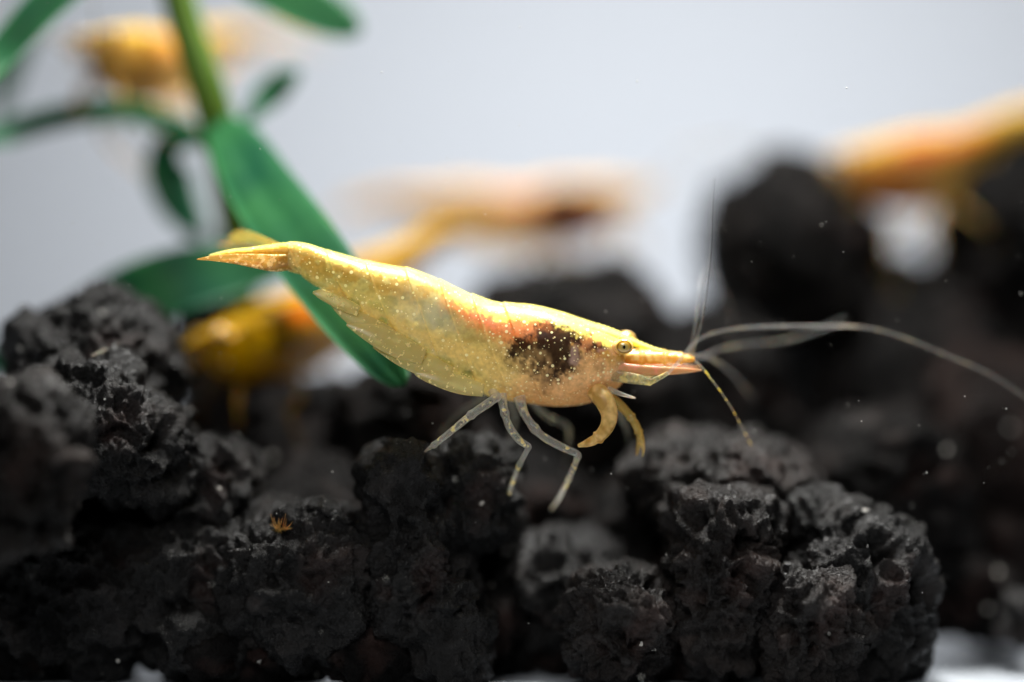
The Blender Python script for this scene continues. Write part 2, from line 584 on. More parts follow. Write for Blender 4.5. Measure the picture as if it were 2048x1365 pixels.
ROCKS = [
    # --- stones round the shrimp, in or near its plane
    dict(label='craggy black rock under the dark green leaf, beside the amber shrimp', cx=185, cy=735, d=9, rx=150, ry=135, seed=2,
         lobes=[(30, -70, 0, 80, 85, 80), (-90, -40, 20, 70, 70, 60), (90, 0, 0, 80, 80, 80)]),
    dict(label='glittering black rock with a knobbly crest below the craggy rock', cx=215, cy=870, d=3, rx=150, ry=120, seed=3, rd=130, roll=22,
         lobes=[(-90, -60, 0, 70, 80, 70), (-10, -70, -10, 80, 75, 70), (95, 10, 0, 75, 90, 80)]),
    dict(label='blurred brownish grey rock with a rounded pitted top', cx=30, cy=950, d=-9, rx=140, ry=175, seed=4, sub=6, mat='brown', rd=120, pit=1.4,
         lobes=[(60, -60, 0, 90, 100, 80)]),
    dict(label='small grey flat topped rock beside the glittering black rock', cx=420, cy=960, d=6, rx=95, ry=85, seed=5, mat='grey', rd=110),
    dict(label='big unlit black rock at the foot of the brownish rock', cx=150, cy=1190, d=8, rx=230, ry=175, seed=6, sub=6),
    dict(label='unlit black rock between the algae rock and the brownish rock', cx=390, cy=1185, d=6, rx=165, ry=175, seed=7, sub=6),
    dict(label='low black rock carrying the yellow algae tuft', cx=600, cy=1165, d=3.2, rx=165, ry=150, seed=8, rd=150,
         lobes=[(-60, -80, 20, 80, 60, 70), (60, -95, 10, 70, 55, 70)]),
    dict(label='tall black rock that the yellow shrimp\'s rear leg stands on', cx=835, cy=1150, d=1.6, rx=92, ry=222, seed=9, roll=-8, rd=100,
         lobes=[(-10, -165, 0, 78, 85, 80), (60, 130, 0, 80, 100, 90)]),
    dict(label='black rock beneath the belly of the yellow shrimp', cx=940, cy=990, d=4.5, rx=105, ry=100, seed=10),
    dict(label='low dark rock in the hollow below the yellow shrimp', cx=1150, cy=1200, d=9, rx=135, ry=125, seed=11, roll=10),
    dict(label='squat pitted rock in front of the flat crowned rock', cx=1250, cy=1265, d=1.2, rx=120, ry=112, seed=12, pit=1.45, mat='brown',
         lobes=[(0, -60, 0, 75, 70, 70)]),
    dict(label='standing rock with a flat brownish crown below the antennae', cx=1445, cy=1165, d=2.6, rx=112, ry=182, seed=13, pit=1.45, mat='brown', rd=110,
         lobes=[(0, -120, -10, 108, 72, 90), (-80, -120, 0, 45, 45, 45)]),
    dict(label='long rock whose crest the drooping antenna touches', cx=1430, cy=985, d=9, rx=190, ry=100, seed=14, mat='brown', roll=6,
         lobes=[(20, -50, 0, 120, 70, 90)]),
    dict(label='big craggy black rock sloping down to the bright floor', cx=1725, cy=1195, d=4.2, rx=128, ry=178, seed=15, roll=-24, rd=130, pit=1.35,
         lobes=[(-70, -140, 10, 80, 80, 80), (60, 20, 0, 80, 110, 90)]),
    dict(label='rough rock leaning on the big sloping rock, with reddish flecks', cx=1620, cy=1245, d=1.6, rx=110, ry=130, seed=16, pit=1.35, mat='brown'),
    # --- stones farther back
    dict(label='broad dark rock behind the carapace of the yellow shrimp', cx=1125, cy=770, d=28, rx=230, ry=235, seed=20, sub=5, mat='matt'),
    dict(label='dark rock in the gap under the green leaf tip', cx=830, cy=880, d=17, rx=150, ry=165, seed=21, sub=5, mat='matt'),
    dict(label='dark rock below the belly of the amber shrimp', cx=560, cy=930, d=22, rx=220, ry=180, seed=22, sub=5, mat='matt'),
    dict(label='black boulder with a rounded peak under the orange shrimp\'s head', cx=1585, cy=520, d=32, rx=175, ry=202, seed=23, sub=5, square=2.2, lump=0.8, mat='matt'),
    dict(label='tall black rock under the tail of the orange shrimp', cx=2025, cy=520, d=33, rx=140, ry=270, seed=24, sub=5, mat='matt'),
    dict(label='very large black rock below the white gap', cx=1830, cy=800, d=35, rx=280, ry=270, seed=25, sub=5, mat='matt'),
    dict(label='black rock behind the tips of the upright antennae', cx=1420, cy=850, d=25, rx=170, ry=205, seed=26, sub=5, mat='matt'),
    dict(label='dark reddish rock crossed by the end of the long antenna', cx=1985, cy=980, d=24, rx=150, ry=285, seed=27, sub=5, mat='matt_brown'),
    dict(label='dark blurred rock behind the big sloping rock', cx=1750, cy=1010, d=17, rx=180, ry=200, seed=28, sub=5, mat='matt'),
    dict(label='small pale grey pebble at the edge of the bright floor', cx=2042, cy=1240, d=10, rx=52, ry=58, seed=29, sub=5, mat='grey'),
    dict(label='narrow black rock peeking between the plant leaves', cx=405, cy=640, d=30, rx=52, ry=175, seed=30, sub=5, mat='matt'),
    dict(label='dark rock behind the tall black rock', cx=1010, cy=1060, d=16, rx=170, ry=160, seed=31, sub=5, mat='matt'),
    dict(label='dark rock behind the flat crowned rock', cx=1290, cy=1120, d=15, rx=150, ry=150, seed=32, sub=5, mat='matt'),
    dict(label='dark rock behind the algae rock', cx=650, cy=1090, d=12, rx=160, ry=160, seed=33, sub=5, mat='matt'),
    dict(label='dark rock behind the unlit black rock', cx=270, cy=1060, d=12, rx=180, ry=200, seed=34, sub=5, mat='matt'),
    dict(label='dark rock wedged between the flat crowned and the sloping rock', cx=1570, cy=1140, d=12, rx=130, ry=140, seed=35, sub=5, mat='matt'),
    dict(label='half buried dark rock between the algae rock and the unlit rock', cx=500, cy=1300, d=3, rx=150, ry=72, seed=41, sub=5, mat='matt'),
    dict(label='half buried dark rock at the foot of the tall black rock', cx=960, cy=1275, d=8, rx=120, ry=90, seed=42, sub=5, mat='matt'),
    dict(label='half buried dark rock under the low dark rock', cx=1110, cy=1295, d=9, rx=110, ry=50, seed=43, sub=5, mat='matt'),
    dict(label='half buried dark rock under the big unlit rock', cx=60, cy=1290, d=6, rx=150, ry=62, seed=44, sub=5, mat='matt'),
    dict(label='half buried dark rock in front of the algae rock\'s foot', cx=730, cy=1290, d=2, rx=105, ry=78, seed=45, sub=5, mat='matt'),
    dict(label='dark rock standing where the bright floor begins', cx=1915, cy=1185, d=15, rx=95, ry=92, seed=46, sub=5, mat='matt'),
    dict(label='stub of dark rock between the squat pitted and the flat crowned rock', cx=1345, cy=1318, d=5, rx=80, ry=42, seed=47, sub=5, mat='matt'),
    dict(label='stub of dark rock between the flat crowned and the leaning rock', cx=1510, cy=1318, d=6, rx=80, ry=40, seed=48, sub=5, mat='matt'),
]
for kw in ROCKS:
    rock(**kw)

# ------------------------------------------------------------------ plant
GREEN = leaf_material('deep_green_leaf', srgb(24, 86, 58), srgb(54, 118, 68))
STEMG = leaf_material('olive_green_stem', srgb(80, 110, 38), srgb(104, 132, 52))


def leaf_blade(name, path, mat, parent, thick=0.28, cup=0.06, n=48, face=(0, -1, 0.25)):
    """path rows: px, py, depth, half-width px"""
    rows = []
    for (px, py, d, hw) in path:
        p = W(px, py, d)
        rows.append((*p, hw / PXMM * (CAM_D + depth(d)) / CAM_D * MM))
    s = spline(rows, n)
    c, hw = s[:, :3], np.maximum(s[:, 3], 0.00004)
    t = np.gradient(c, axis=0)
    t /= np.linalg.norm(t, axis=1)[:, None]
    m = 9
    V, F = [], []
    up = np.array(face, float)
    for k in range(n):
        w = np.cross(t[k], up)
        w /= np.linalg.norm(w)
        nn = np.cross(w, t[k])
        for side in (1, -1):
            for j in range(m):
                u = -1 + 2 * j / (m - 1)
                if side < 0:
                    u = -u
                th = thick * MM * (1 - u * u) * 0.5 * min(1, hw[k] / 0.0006)
                rib = 0.10 * MM * math.exp(-(u / 0.10) ** 2) * (1 if side > 0 else 1.6)
                off = nn * (side * (th + (rib if side < 0 else -rib)) + cup * hw[k] * u * u)
                V.append(c[k] + w * u * hw[k] + off)
    M = 2 * m
    for k in range(n - 1):
        for j in range(M):
            j2 = (j + 1) % M
            F.append((k * M + j, k * M + j2, (k + 1) * M + j2, (k + 1) * M + j))
    F.append(tuple(range(M - 1, -1, -1)))
    F.append(tuple(range((n - 1) * M, n * M)))
    base = parent.location
    V = np.array(V) - np.array(base)
    return mesh_obj(name, V, F, mat, parent)


plant = empty('aquarium_plant', W(505, 900, 28))
tag(plant, 'green water plant with a thick olive stem and strap shaped leaves', 'plant')
rows = [(*W(px, py, d), r / PXMM * MM) for px, py, d, r in
        ((325, -190, 18, 34), (345, -60, 17.5, 36), (375, 60, 17, 38), (415, 180, 16.5, 40), (440, 270, 17, 40), (462, 400, 19, 36), (480, 520, 22, 34), (500, 700, 26, 34), (505, 900, 28, 34))]
v, f = tube(rows, 60, 16)
mesh_obj('stem', np.array(v) - np.array(plant.location), f, STEMG, plant)
big = leaf_blade('leaf', [(425, 235, 16, 22), (470, 290, 14, 54), (525, 380, 11, 68), (607, 494, 7.4, 74), (690, 608, 5.0, 68), (752, 697, 3.9, 50), (795, 755, 3.4, 27), (808, 772, 3.2, 4)], GREEN, plant)
leaf_blade('leaf', [(430, 300, 18, 16), (370, 262, 19, 20), (290, 230, 20, 24), (205, 222, 20, 27), (100, 240, 20, 27), (0, 272, 20, 25), (-90, 310, 13, 16), (-150, 340, 12, 3)], GREEN, plant, cup=0.1)
leaf_blade('leaf', [(478, 262, 17.5, 8), (505, 230, 18, 16), (535, 195, 19, 29), (565, 166, 19, 27), (590, 148, 19, 14), (600, 141, 19, 2)], GREEN, plant)
leaf_blade('leaf', [(405, 275, 18, 14), (352, 285, 20, 34), (336, 335, 22, 46), (355, 400, 22, 42), (388, 452, 22, 26), (405, 478, 22, 3)], GREEN, plant)
leaf_blade('leaf', [(330, -150, 18, 12), (240, -110, 15, 30), (150, -45, 13, 40), (70, 30, 12, 38), (0, 112, 11, 32), (-60, 190, 8, 20), (-90, 240, 8, 3)], GREEN, plant)
leaf_blade('leaf', [(320, -190, 15, 10), (200, -120, 20, 24), (90, 0, 24, 30), (35, 100, 26, 30), (5, 190, 27, 22), (-10, 245, 27, 3)], GREEN, plant)
leaf_blade('leaf', [(335, -140, 18, 14), (420, -100, 18, 30), (510, -42, 18, 46), (600, 4, 18, 52), (670, 38, 18, 42), (708, 58, 18, 24), (722, 66, 18, 3)], GREEN, plant)
leaf_blade('leaf', [(612, 522, 17, 5), (560, 527, 17, 30), (490, 535, 17, 52), (425, 545, 16.5, 62), (340, 566, 16, 68), (240, 600, 17, 64), (120, 660, 20, 46), (10, 715, 22, 40), (-70, 760, 23, 24), (-110, 785, 23, 3)], GREEN, plant, face=(0, -1, 0.3))

# ------------------------------------------------------------------ shrimps
OX, OY = 900.0, 680.0


def Lp(px, py, y=0.0):
    return np.array(((px - OX) / PXMM, y, -(py - OY) / PXMM)) * MM


def section_loft(X, d, v, w, rings, sides, belly, power=1.0, round_ends=(14, 14), jitter=None):
    """stack of upright sections: upper line d, lower line v, half-width w (all photo pixels); belly narrows the underside"""
    X = np.asarray(X, float)
    xs = np.linspace(X[0], X[-1], rings)
    # denser rings at the ends
    t = np.linspace(0, 1, rings)
    t = t + 0.02 * np.sin(2 * np.pi * t) * -1
    xs = X[0] + (X[-1] - X[0]) * t

    def sm(a):
        s = spline(np.stack([X, np.asarray(a, float), np.zeros(len(X))], 1), rings * 2)
        return np.interp(xs, s[:, 0], s[:, 1])
    dd, vv, ww, bb = sm(d), sm(v), sm(w), np.interp(xs, X, belly)
    e0 = np.sqrt(np.clip(1 - np.clip(1 - (xs - xs[0]) / round_ends[0], 0, 1) ** 2, 0.0004, 1))
    e1 = np.sqrt(np.clip(1 - np.clip(1 - (xs[-1] - xs) / round_ends[1], 0, 1) ** 2, 0.0004, 1))
    e = e0 * e1
    mid, hh = (dd + vv) / 2, (vv - dd) / 2 * e
    ww = ww * e
    th = np.linspace(0, 2 * np.pi, sides, endpoint=False)
    cs, sn = np.cos(th), np.sin(th)
    ycs = np.sign(cs) * np.abs(cs) ** power
    h = (1 + sn) / 2
    Yp = ww[:, None] * ycs[None, :] * (1 - bb[:, None] * (1 - h[None, :]) ** 1.4)
    Zp = mid[:, None] - hh[:, None] * sn[None, :]
    Xp = np.repeat(xs[:, None], sides, 1)
    F = []
    for k in range(rings - 1):
        for j in range(sides):
            j2 = (j + 1) % sides
            F.append((k * sides + j, (k + 1) * sides + j, (k + 1) * sides + j2, k * sides + j2))
    F.append(tuple(range(sides)))
    F.append(tuple(range(rings * sides - 1, (rings - 1) * sides - 1, -1)))
    return Xp.ravel(), Yp.ravel(), Zp.ravel(), F, np.repeat(mid, sides), np.repeat(dd, sides), np.repeat(vv, sides)


BX = [534, 556, 570, 585, 620, 660, 700, 735, 780, 820, 860, 900, 940, 975, 1005, 1025, 1060, 1100, 1140, 1180, 1220, 1245, 1264]
BD = [501, 493, 487.5, 484, 489, 502, 513, 523, 531, 538, 552, 570, 588, 600, 607, 608, 610, 618, 630, 645, 660, 674, 694]
BV = [526, 537, 545, 551, 562, 580, 612, 640, 672, 705, 732, 756, 775, 789, 799, 803, 808, 813, 813, 806, 788, 768, 742]
BW = [9, 17, 23, 29, 37, 45, 53, 59, 63, 66, 68, 69, 70, 71, 73, 75, 78, 80, 78, 70, 56, 44, 28]
BB = [.3, .3, .3, .3, .35, .4, .45, .48, .5, .5, .48, .45, .4, .36, .32, .3, .28, .25, .25, .25, .25, .25, .25]
SEGMENTS = (575, 655, 733, 812, 880, 945, 1008)


def capsule(X, Y, pts):
    """signed-ish distance (px) to a polyline whose points carry radii: <0 inside"""
    best = np.full(len(X), 1e9)
    for (x0, y0, r0), (x1, y1, r1) in zip(pts[:-1], pts[1:]):
        dx, dy = x1 - x0, y1 - y0
        t = np.clip(((X - x0) * dx + (Y - y0) * dy) / (dx * dx + dy * dy + 1e-9), 0, 1)
        best = np.minimum(best, np.hypot(X - x0 - t * dx, Y - y0 - t * dy) - (r0 + (r1 - r0) * t))
    return best


def pigment(X, Y, Z, dor, ven, pal):
    """colour (rgb) + opacity per point of the shell; X Z photo-scale side view, Y across"""
    n = len(X)
    p = np.stack([X, Y, Z], 1)
    nA = fbm(p / 26.0, 3, 3)
    nB = fbm(p / 9.0 + 5, 7, 3)
    nC = fbm(p / 60.0 + 9, 11, 2)
    col = np.empty((n, 3))
    k = sstep(930, 1130, X)[:, None]
    col[:] = pal['flank'] * (1 - k) + pal['chest'] * k
    col *= (1 + 0.34 * nA + 0.22 * nB)[:, None]
    op = 0.62 + 0.30 * k[:, 0] + 0.22 * nA * (1 - 0.6 * k[:, 0])

    def lay(c, f, o=None):
        nonlocal col, op
        f = np.clip(f, 0, 1)
        col = col * (1 - f[:, None]) + np.asarray(c) * f[:, None]
        if o is not None:
            op = op * (1 - f) + o * f
    depth = Z - dor
    # ochre mottling under the dorsal band
    lay(pal['ochre'], sstep(-0.05, 0.22, nA + 0.2 * nB) * sstep(80, 40, depth) * 0.8)
    # olive windows where the muscle shows through
    nD = fbm(p / 34.0 + 3, 23, 3)
    lay(pal['clear'], sstep(0.02, 0.30, nD) * sstep(30, 60, depth) * sstep(1010, 930, X) * 0.75, 0.55)
    # pale band along the flank and clear patches between the swimmeret roots
    b = capsule(X, Z, [(660, 574, 7), (765, 634, 11), (880, 684, 15), (960, 712, 20), (1010, 740, 26)]) + 9 * nB
    lay(pal['band'], sstep(6, -6, b) * 0.8 * sstep(-0.9, 0.1, nC + 0.4), 0.93)
    for (x, z, rx, rz) in ((706, 606, 14, 15), (762, 650, 18, 20), (822, 690, 19, 22), (885, 725, 22, 18), (930, 748, 20, 12)):
        e = np.hypot((X - x) / rx, (Z - z) / rz) + 0.35 * nB
        lay(pal['clear'], sstep(1.15, 0.7, e), 0.52)
    # belly of the carapace
    lay(pal['belly'], sstep(735, 790, Z + 12 * nA) * sstep(980, 1060, X) * 0.8)
    # orange ovary streak
    if pal.get('orange') is not None:
        o = capsule(X, Z, [(900, 602, 11), (950, 626, 19), (1000, 650, 24), (1050, 660, 32), (1100, 648, 24)]) + 12 * nB + 12 * nA
        lay(pal['orange'], sstep(18, -16, o) * 0.85, 0.95)
        o = capsule(X, Z, [(1060, 640, 8), (1110, 634, 8)]) + 6 * nB
        lay(pal['orange'], sstep(5, -5, o) * 0.8)
        lay(pal['pink'], sstep(5, -8, capsule(X, Z, [(948, 622, 9), (985, 642, 12)]) + 7 * nB) * 0.6)
    # dark head organ with ragged rim
    if pal.get('black') is not None:
        r = 13 * nB + 14 * nA
        e = capsule(X, Z, [(1100, 664, 30), (1140, 658, 22)]) + r
        e = np.minimum(e, capsule(X, Z, [(1036, 694, 14), (1090, 698, 33), (1122, 704, 30)]) + r)
        e = np.minimum(e, capsule(X, Z, [(1126, 712, 18), (1134, 730, 5)]) + r)
        e = e - pal.get('spread', 6.0)
        lay(pal['rust'], sstep(5, -6, capsule(X, Z, [(1150, 668, 18), (1190, 676, 24), (1205, 700, 12)]) + r) * 0.75, 0.97)
        nE = fbm(p / 4.5 + 2, 31, 2)
        lay(pal['black'], sstep(9, -9, e + 9 * nE) * (0.95 - 0.25 * sstep(-0.1, 0.5, nA)), 1.0)
        soft = capsule(X, Z, [(1040, 718, 14), (1095, 738, 18)]) + 1.4 * r
        lay(pal['black'], sstep(22, -14, soft + 8 * nE) * 0.7)
        e = capsule(X, Z, [(1116, 638, 6), (1160, 648, 9), (1195, 664, 11), (1220, 682, 9)]) + 0.9 * r + 7 * nE
        e = np.minimum(e, capsule(X, Z, [(1188, 690, 9), (1206, 690, 7)]) + r)
        lay(pal['black'], sstep(6, -6, e) * 0.9, 1.0)
        lay(pal['pearl'], sstep(3, -7, capsule(X, Z, [(1147, 690, 8), (1147, 716, 11)]) + 0.4 * r) * 0.8, 1.0)
        lay(pal['pearl'], sstep(3, -4, capsule(X, Z, [(1196, 697, 5), (1212, 695, 4)]) + 0.4 * r) * 0.5)
    # dorsal stripe with a ragged lower edge
    wid = np.interp(X, [540, 580, 640, 735, 860, 960, 1010, 1060, 1120, 1180, 1225, 1260], [10, 13, 17, 21, 23, 22, 25, 28, 25, 26, 33, 42])
    lay(pal['cream'], sstep(7, -8, depth - wid + 15 * nB + 13 * nA), 0.99)
    return np.concatenate([np.clip(col, 0.002, 0.95), np.clip(op, 0.3, 1)[:, None]], 1)


MAIN_PAL = dict(flank=srgb(224, 208, 138), chest=srgb(232, 188, 134), ochre=srgb(196, 154, 60), band=srgb(232, 204, 130), clear=srgb(150, 152, 88),
                belly=srgb(228, 176, 118), orange=srgb(240, 146, 88), pink=srgb(246, 150, 118), black=srgb(40, 22, 15), rust=srgb(166, 96, 66),
                pearl=srgb(190, 160, 150), cream=srgb(255, 234, 124))

SHELL = shell_material('speckled_shrimp_shell')
SHELL_FAR = shell_material('distant_shrimp_shell', dot_scale=2500, sss=0.0009, spec=0.02)
LEG = limb_material('glassy_leg', srgb(206, 202, 190), srgb(240, 222, 150), (0.26, 0.95), 1900, (0.60, 0.66), 0.12)
LEG_FAR = limb_material('faint_leg', srgb(170, 166, 150), srgb(200, 190, 150), (0.04, 0.2), 1700, (0.60, 0.68), 0.4, rim=0.12)
LEG_YELLOW = limb_material('yellow_leg', srgb(196, 168, 92), srgb(214, 176, 92), (0.6, 0.9), 1400)
ARM = limb_material('ochre_feeding_arm', srgb(204, 164, 84), srgb(244, 210, 136), (0.60, 0.92), 1300, (0.42, 0.62), 0.4)
PLEO = limb_material('clear_swimmeret', srgb(228, 214, 150), srgb(255, 240, 176), (0.50, 0.97), 4200, (0.60, 0.65), transl=0.5, rim=0.7)
FINM = limb_material('amber_tail_fin', srgb(222, 178, 86), srgb(255, 228, 160), (0.55, 0.95), 3600, (0.5, 0.6), transl=0.45)
FINC = limb_material('clear_tail_fin', srgb(190, 176, 90), srgb(206, 190, 110), (0.55, 0.85), 1500)
PEDM = limb_material('golden_antennule_base', srgb(236, 184, 88), srgb(252, 226, 140), (0.9, 1.0), 2200, (0.45, 0.6))
SCALEM = limb_material('pinkish_antenna_scale', srgb(224, 178, 124), srgb(236, 168, 140), (0.82, 0.97), 1500)
PLATEM = limb_material('clear_antenna_base', srgb(186, 182, 140), srgb(226, 208, 130), (0.34, 0.85), 2200)
FEELER = limb_material('grey_feeler', srgb(150, 148, 144), srgb(176, 166, 142), (0.15, 0.27), 900, rim=0.2)
FEELER_Y = limb_material('yellow_banded_feeler', srgb(170, 164, 140), srgb(250, 230, 110), (0.30, 1.0), 2600, (0.54, 0.60))
LEG_AMBER = limb_material('amber_leg', srgb(124, 90, 8), srgb(140, 100, 14), (0.06, 0.18), 1400, rim=0.05, spec=0.05)
LEG_TAN = limb_material('tan_leg', srgb(196, 160, 92), srgb(206, 170, 100), (0.25, 0.5), 1400, rim=0.1, spec=0.05)
STALK = plain('pink_eye_stalk', srgb(236, 176, 110), 0.35, 0.4, 0.4)
PUPIL = plain('black_pupil', (0.004, 0.004, 0.003), 0.12, 0.6)


def eye_material():
    m, nt, bs, out = new_mat('golden_eye')
    tc = N(nt, 'ShaderNodeTexCoord')
    sep = N(nt, 'ShaderNodeSeparateXYZ')
    nt.links.new(tc.outputs['Object'], sep.inputs[0])
    x2 = math_node(nt, 'POWER', math_node(nt, 'MULTIPLY', sep.outputs[0], 1 / (17 / PXMM * MM)), 2.0)
    z2 = math_node(nt, 'POWER', math_node(nt, 'MULTIPLY', sep.outputs[2], 1 / (15 / PXMM * MM)), 2.0)
    r = math_node(nt, 'SQRT', math_node(nt, 'ADD', x2, z2))
    c = ramp(nt, r, [(0.0, srgb(70, 58, 24)), (0.30, srgb(176, 154, 88)), (0.62, srgb(200, 154, 58)), (0.80, srgb(112, 72, 14)), (0.92, srgb(244, 190, 78)), (1.0, srgb(250, 206, 130))])
    nt.links.new(c.outputs[0], bs.inputs['Base Color'])
    bs.inputs['Roughness'].default_value = 0.12
    bs.inputs['Specular IOR Level'].default_value = 0.6
    bs.inputs['Coat Weight'].default_value = 0.6
    bs.inputs['Coat Roughness'].default_value = 0.05
    return m


EYE = eye_material()


def ellipsoid(r, seg=28, rings=18):
    V, F = [], []
    for i in range(rings + 1):
        a = math.pi * i / rings
        for j in range(seg):
            b = 2 * math.pi * j / seg
            V.append((r[0] * math.sin(a) * math.cos(b), r[1] * math.sin(a) * math.sin(b), r[2] * math.cos(a)))
    for i in range(rings):
        for j in range(seg):
            j2 = (j + 1) % seg
            F.append((i * seg + j, (i + 1) * seg + j, (i + 1) * seg + j2, i * seg + j2))
    return np.array(V), F


def limb(name, path, mat, parent, n=44, sides=12, flat=1.0, joints=(), flat_dir=(0, 1, 0)):
    """path rows: px, py, y mm, radius px (photo scale); joints: fractions where the limb thickens to a knuckle"""
    rows = [(*Lp(px, py, y), r / PXMM * MM) for px, py, y, r in path]
    s = spline(rows, n)
    tt = np.linspace(0, 1, n)
    for j in joints:
        s[:, 3] *= 1 + 0.28 * np.exp(-((tt - j) / 0.022) ** 2) - 0.10 * np.exp(-((tt - j - 0.04) / 0.03) ** 2)
    V, F = tube([tuple(q) for q in s], n, sides, flat, flat_dir)
    return mesh_obj(name, V, F, mat, parent)


def build_shrimp(label, pal, rings, sides, shell, hero=False, group='shrimps in the tank', leg_mat=None):
    root = empty('shrimp')
    tag(root, label, 'shrimp', group)
    # ---- trunk: carapace and tail as one surface
    X, Y, Z, F, mid, dor, ven = section_loft(BX, BD, BV, BW, rings, sides, BB, 0.92, (10, 22))
    # overlapping tergites: a small step at each hind edge, lying square to the back
    s_co = X - 0.42 * (Z - dor)
    step = np.zeros(len(X))
    for b in SEGMENTS:
        q = s_co - b
        step += (0.3 if b < 600 else 1.0) * 0.030 * np.exp(-np.clip(q, 0, None) / 22.0) * (q > -2.5) * np.clip((q + 2.5) / 2.5, 0, 1)
    fall = sstep(0, 14, ven - Z) if hero else 1.0
    k = 1 + step * fall
    # scalloped lower edge of the tail plates
    Y2, Z2 = Y * k, mid + (Z - mid) * k
    lob = np.zeros(len(X))
    for b0, b1 in zip(SEGMENTS[:-1], SEGMENTS[1:]):
        u = (s_co - b0) / (b1 - b0)
        lob += np.where((u > 0) & (u < 1), np.sqrt(np.clip(1 - (2 * u - 1) ** 2, 0, 1)), 0)
    low = sstep(0.45, 0.0, (ven - Z) / (ven - dor + 1e-6)) * sstep(1010, 960, X)
    Z2 = Z2 + low * (lob * 13 - 7)
    Y2 = Y2 * (1 + 0.22 * low * lob)
    P = np.stack([X, Y2, Z2], 1)
    bump = 1.0 * fbm(P / 14.0, 21, 3)
    Z2 = Z2 + bump * 0.7
    Y2 = Y2 + bump * np.sign(Y2) * 0.8
    col = pigment(X, Y2, Z, dor, ven, pal)
    rim = np.zeros(len(X))
    for b in SEGMENTS[:-1]:
        rim = np.maximum(rim, np.exp(-((s_co - b - 1.5) / 2.6) ** 2))
    rim *= 0.55 * sstep(4, 30, Z - dor)
    col[:, :3] = col[:, :3] * (1 - rim[:, None]) + pal['band'] * rim[:, None]
    col[:, 3] = np.clip(col[:, 3] + 0.3 * rim, 0, 1)
    if hero:
        dots = 0.62 + 0.28 * sstep(930, 1060, X) - 0.1 * sstep(40, 0, Z - dor)
        nz = fbm(P / 40, 77, 2)
        dots = np.clip(dots + 0.35 * nz, 0.06, 0.9)
    else:
        dots = np.full(len(X), 0.03)
    V = np.stack([(X - OX) / PXMM, Y2 / PXMM, -(Z2 - OY) / PXMM], 1) * MM
    mesh_obj('body', V, F, shell, root, colors=col, mask=dots)

    # ---- rostrum, with its row of teeth
    rx = [1090, 1140, 1185, 1225, 1250, 1275, 1300, 1322, 1345, 1352]
    rd = [620, 630.5, 645, 658.5, 669.5, 682, 692.5, 700, 706, 708]
    rv = [660, 672, 684, 690, 690, 695, 702, 707, 710, 710]
    rw = [30, 40, 40, 32, 25, 18, 13, 9, 5, 3]
    X, Y, Z, F, mid, dor, ven = section_loft(rx, rd, rv, rw, max(40, rings // 3), 24, [0.35] * len(rx), 1.0, (10, 8))
    top = sstep(6, 0, Z - dor) * (np.abs(Y) < 6)
    teeth = np.where(X > 1195, np.abs(((X - 1195) / 9.5) % 1.0 - 0.3) * -3.5 + 2.0, 0) * top * (1 - sstep(1320, 1345, X))
    Zt = Z - teeth
    col = np.concatenate([np.clip(np.repeat(pal['cream'][None], len(X), 0) * (1 + 0.08 * fbm(np.stack([X, Y, Z], 1) / 8, 5, 2))[:, None], 0, 0.95), np.full((len(X), 1), 0.96)], 1)
    V = np.stack([(X - OX) / PXMM, Y / PXMM, -(Zt - OY) / PXMM], 1) * MM
    mesh_obj('rostrum', V, F, shell, root, colors=col, mask=np.full(len(X), 0.1))

    # ---- eyes
    for s, (ex, ey, yy) in ((-1, (1246, 689, -1.30)), (1, (1254, 683, 1.20))):
        V, F = ellipsoid((18.5 / PXMM * MM, 14 / PXMM * MM, 16 / PXMM * MM))
        e = mesh_obj('eye', V, F, EYE, root)
        e.location = Lp(ex, ey, yy)
        if s > 0:
            e.rotation_euler = (0, 0, math.pi)
        V, F = ellipsoid((4.2 / PXMM * MM, 2.0 / PXMM * MM, 5.2 / PXMM * MM), 16, 10)
        V[:, 1] -= 12.2 / PXMM * MM
        mesh_obj('pupil', V, F, PUPIL, e)
        V, F = tube([(*(Lp(1222, 694, s * 0.75) - Lp(ex, ey, yy)), 0.00030), (*(Lp(1236, 692, s * 0.95) - Lp(ex, ey, yy)), 0.00036), (*(Lp(ex - 1, ey + 1, yy - s * 0.18) - Lp(ex, ey, yy)), 0.00037)], 12, 14)
        V = np.array(V)
        if s > 0:
            V[:, 0] *= -1
            V[:, 1] *= -1
        mesh_obj('eye_stalk', V, F, STALK, e)

    # ---- antennule bases, antenna scales, clear antenna plates
    for s in (-1, 1):
        n = 60 if hero else 24
        limb('antennule_base', [(1232, 716, s * .55, 14), (1262, 714, s * .55, 13), (1300, 714, s * .5, 12.5), (1338, 715, s * .45, 11), (1366, 717, s * .42, 8.5), (1388, 719, s * .4, 5)],
             leg_mat or PEDM, root, n, 14, joints=(0.33, 0.62, 0.83))
        limb('antenna_scale', [(1226, 732, s * .95, 12), (1270, 737, s * .95, 11), (1320, 739, s * .9, 9), (1365, 739, s * .8, 6), (1402, 738, s * .75, 1.5)],
             leg_mat or SCALEM, root, n, 12, flat=0.35)
        limb('antenna_base', [(1222, 745, s * .9, 14), (1250, 751, s * 1.0, 12), (1280, 756, s * 1.05, 10), (1298, 760, s * 1.1, 6.5), (1316, 752, s * 1.15, 5), (1334, 742, s * 1.2, 3.6)],
             leg_mat or PLATEM, root, n, 12, flat=0.55, joints=(0.66,))

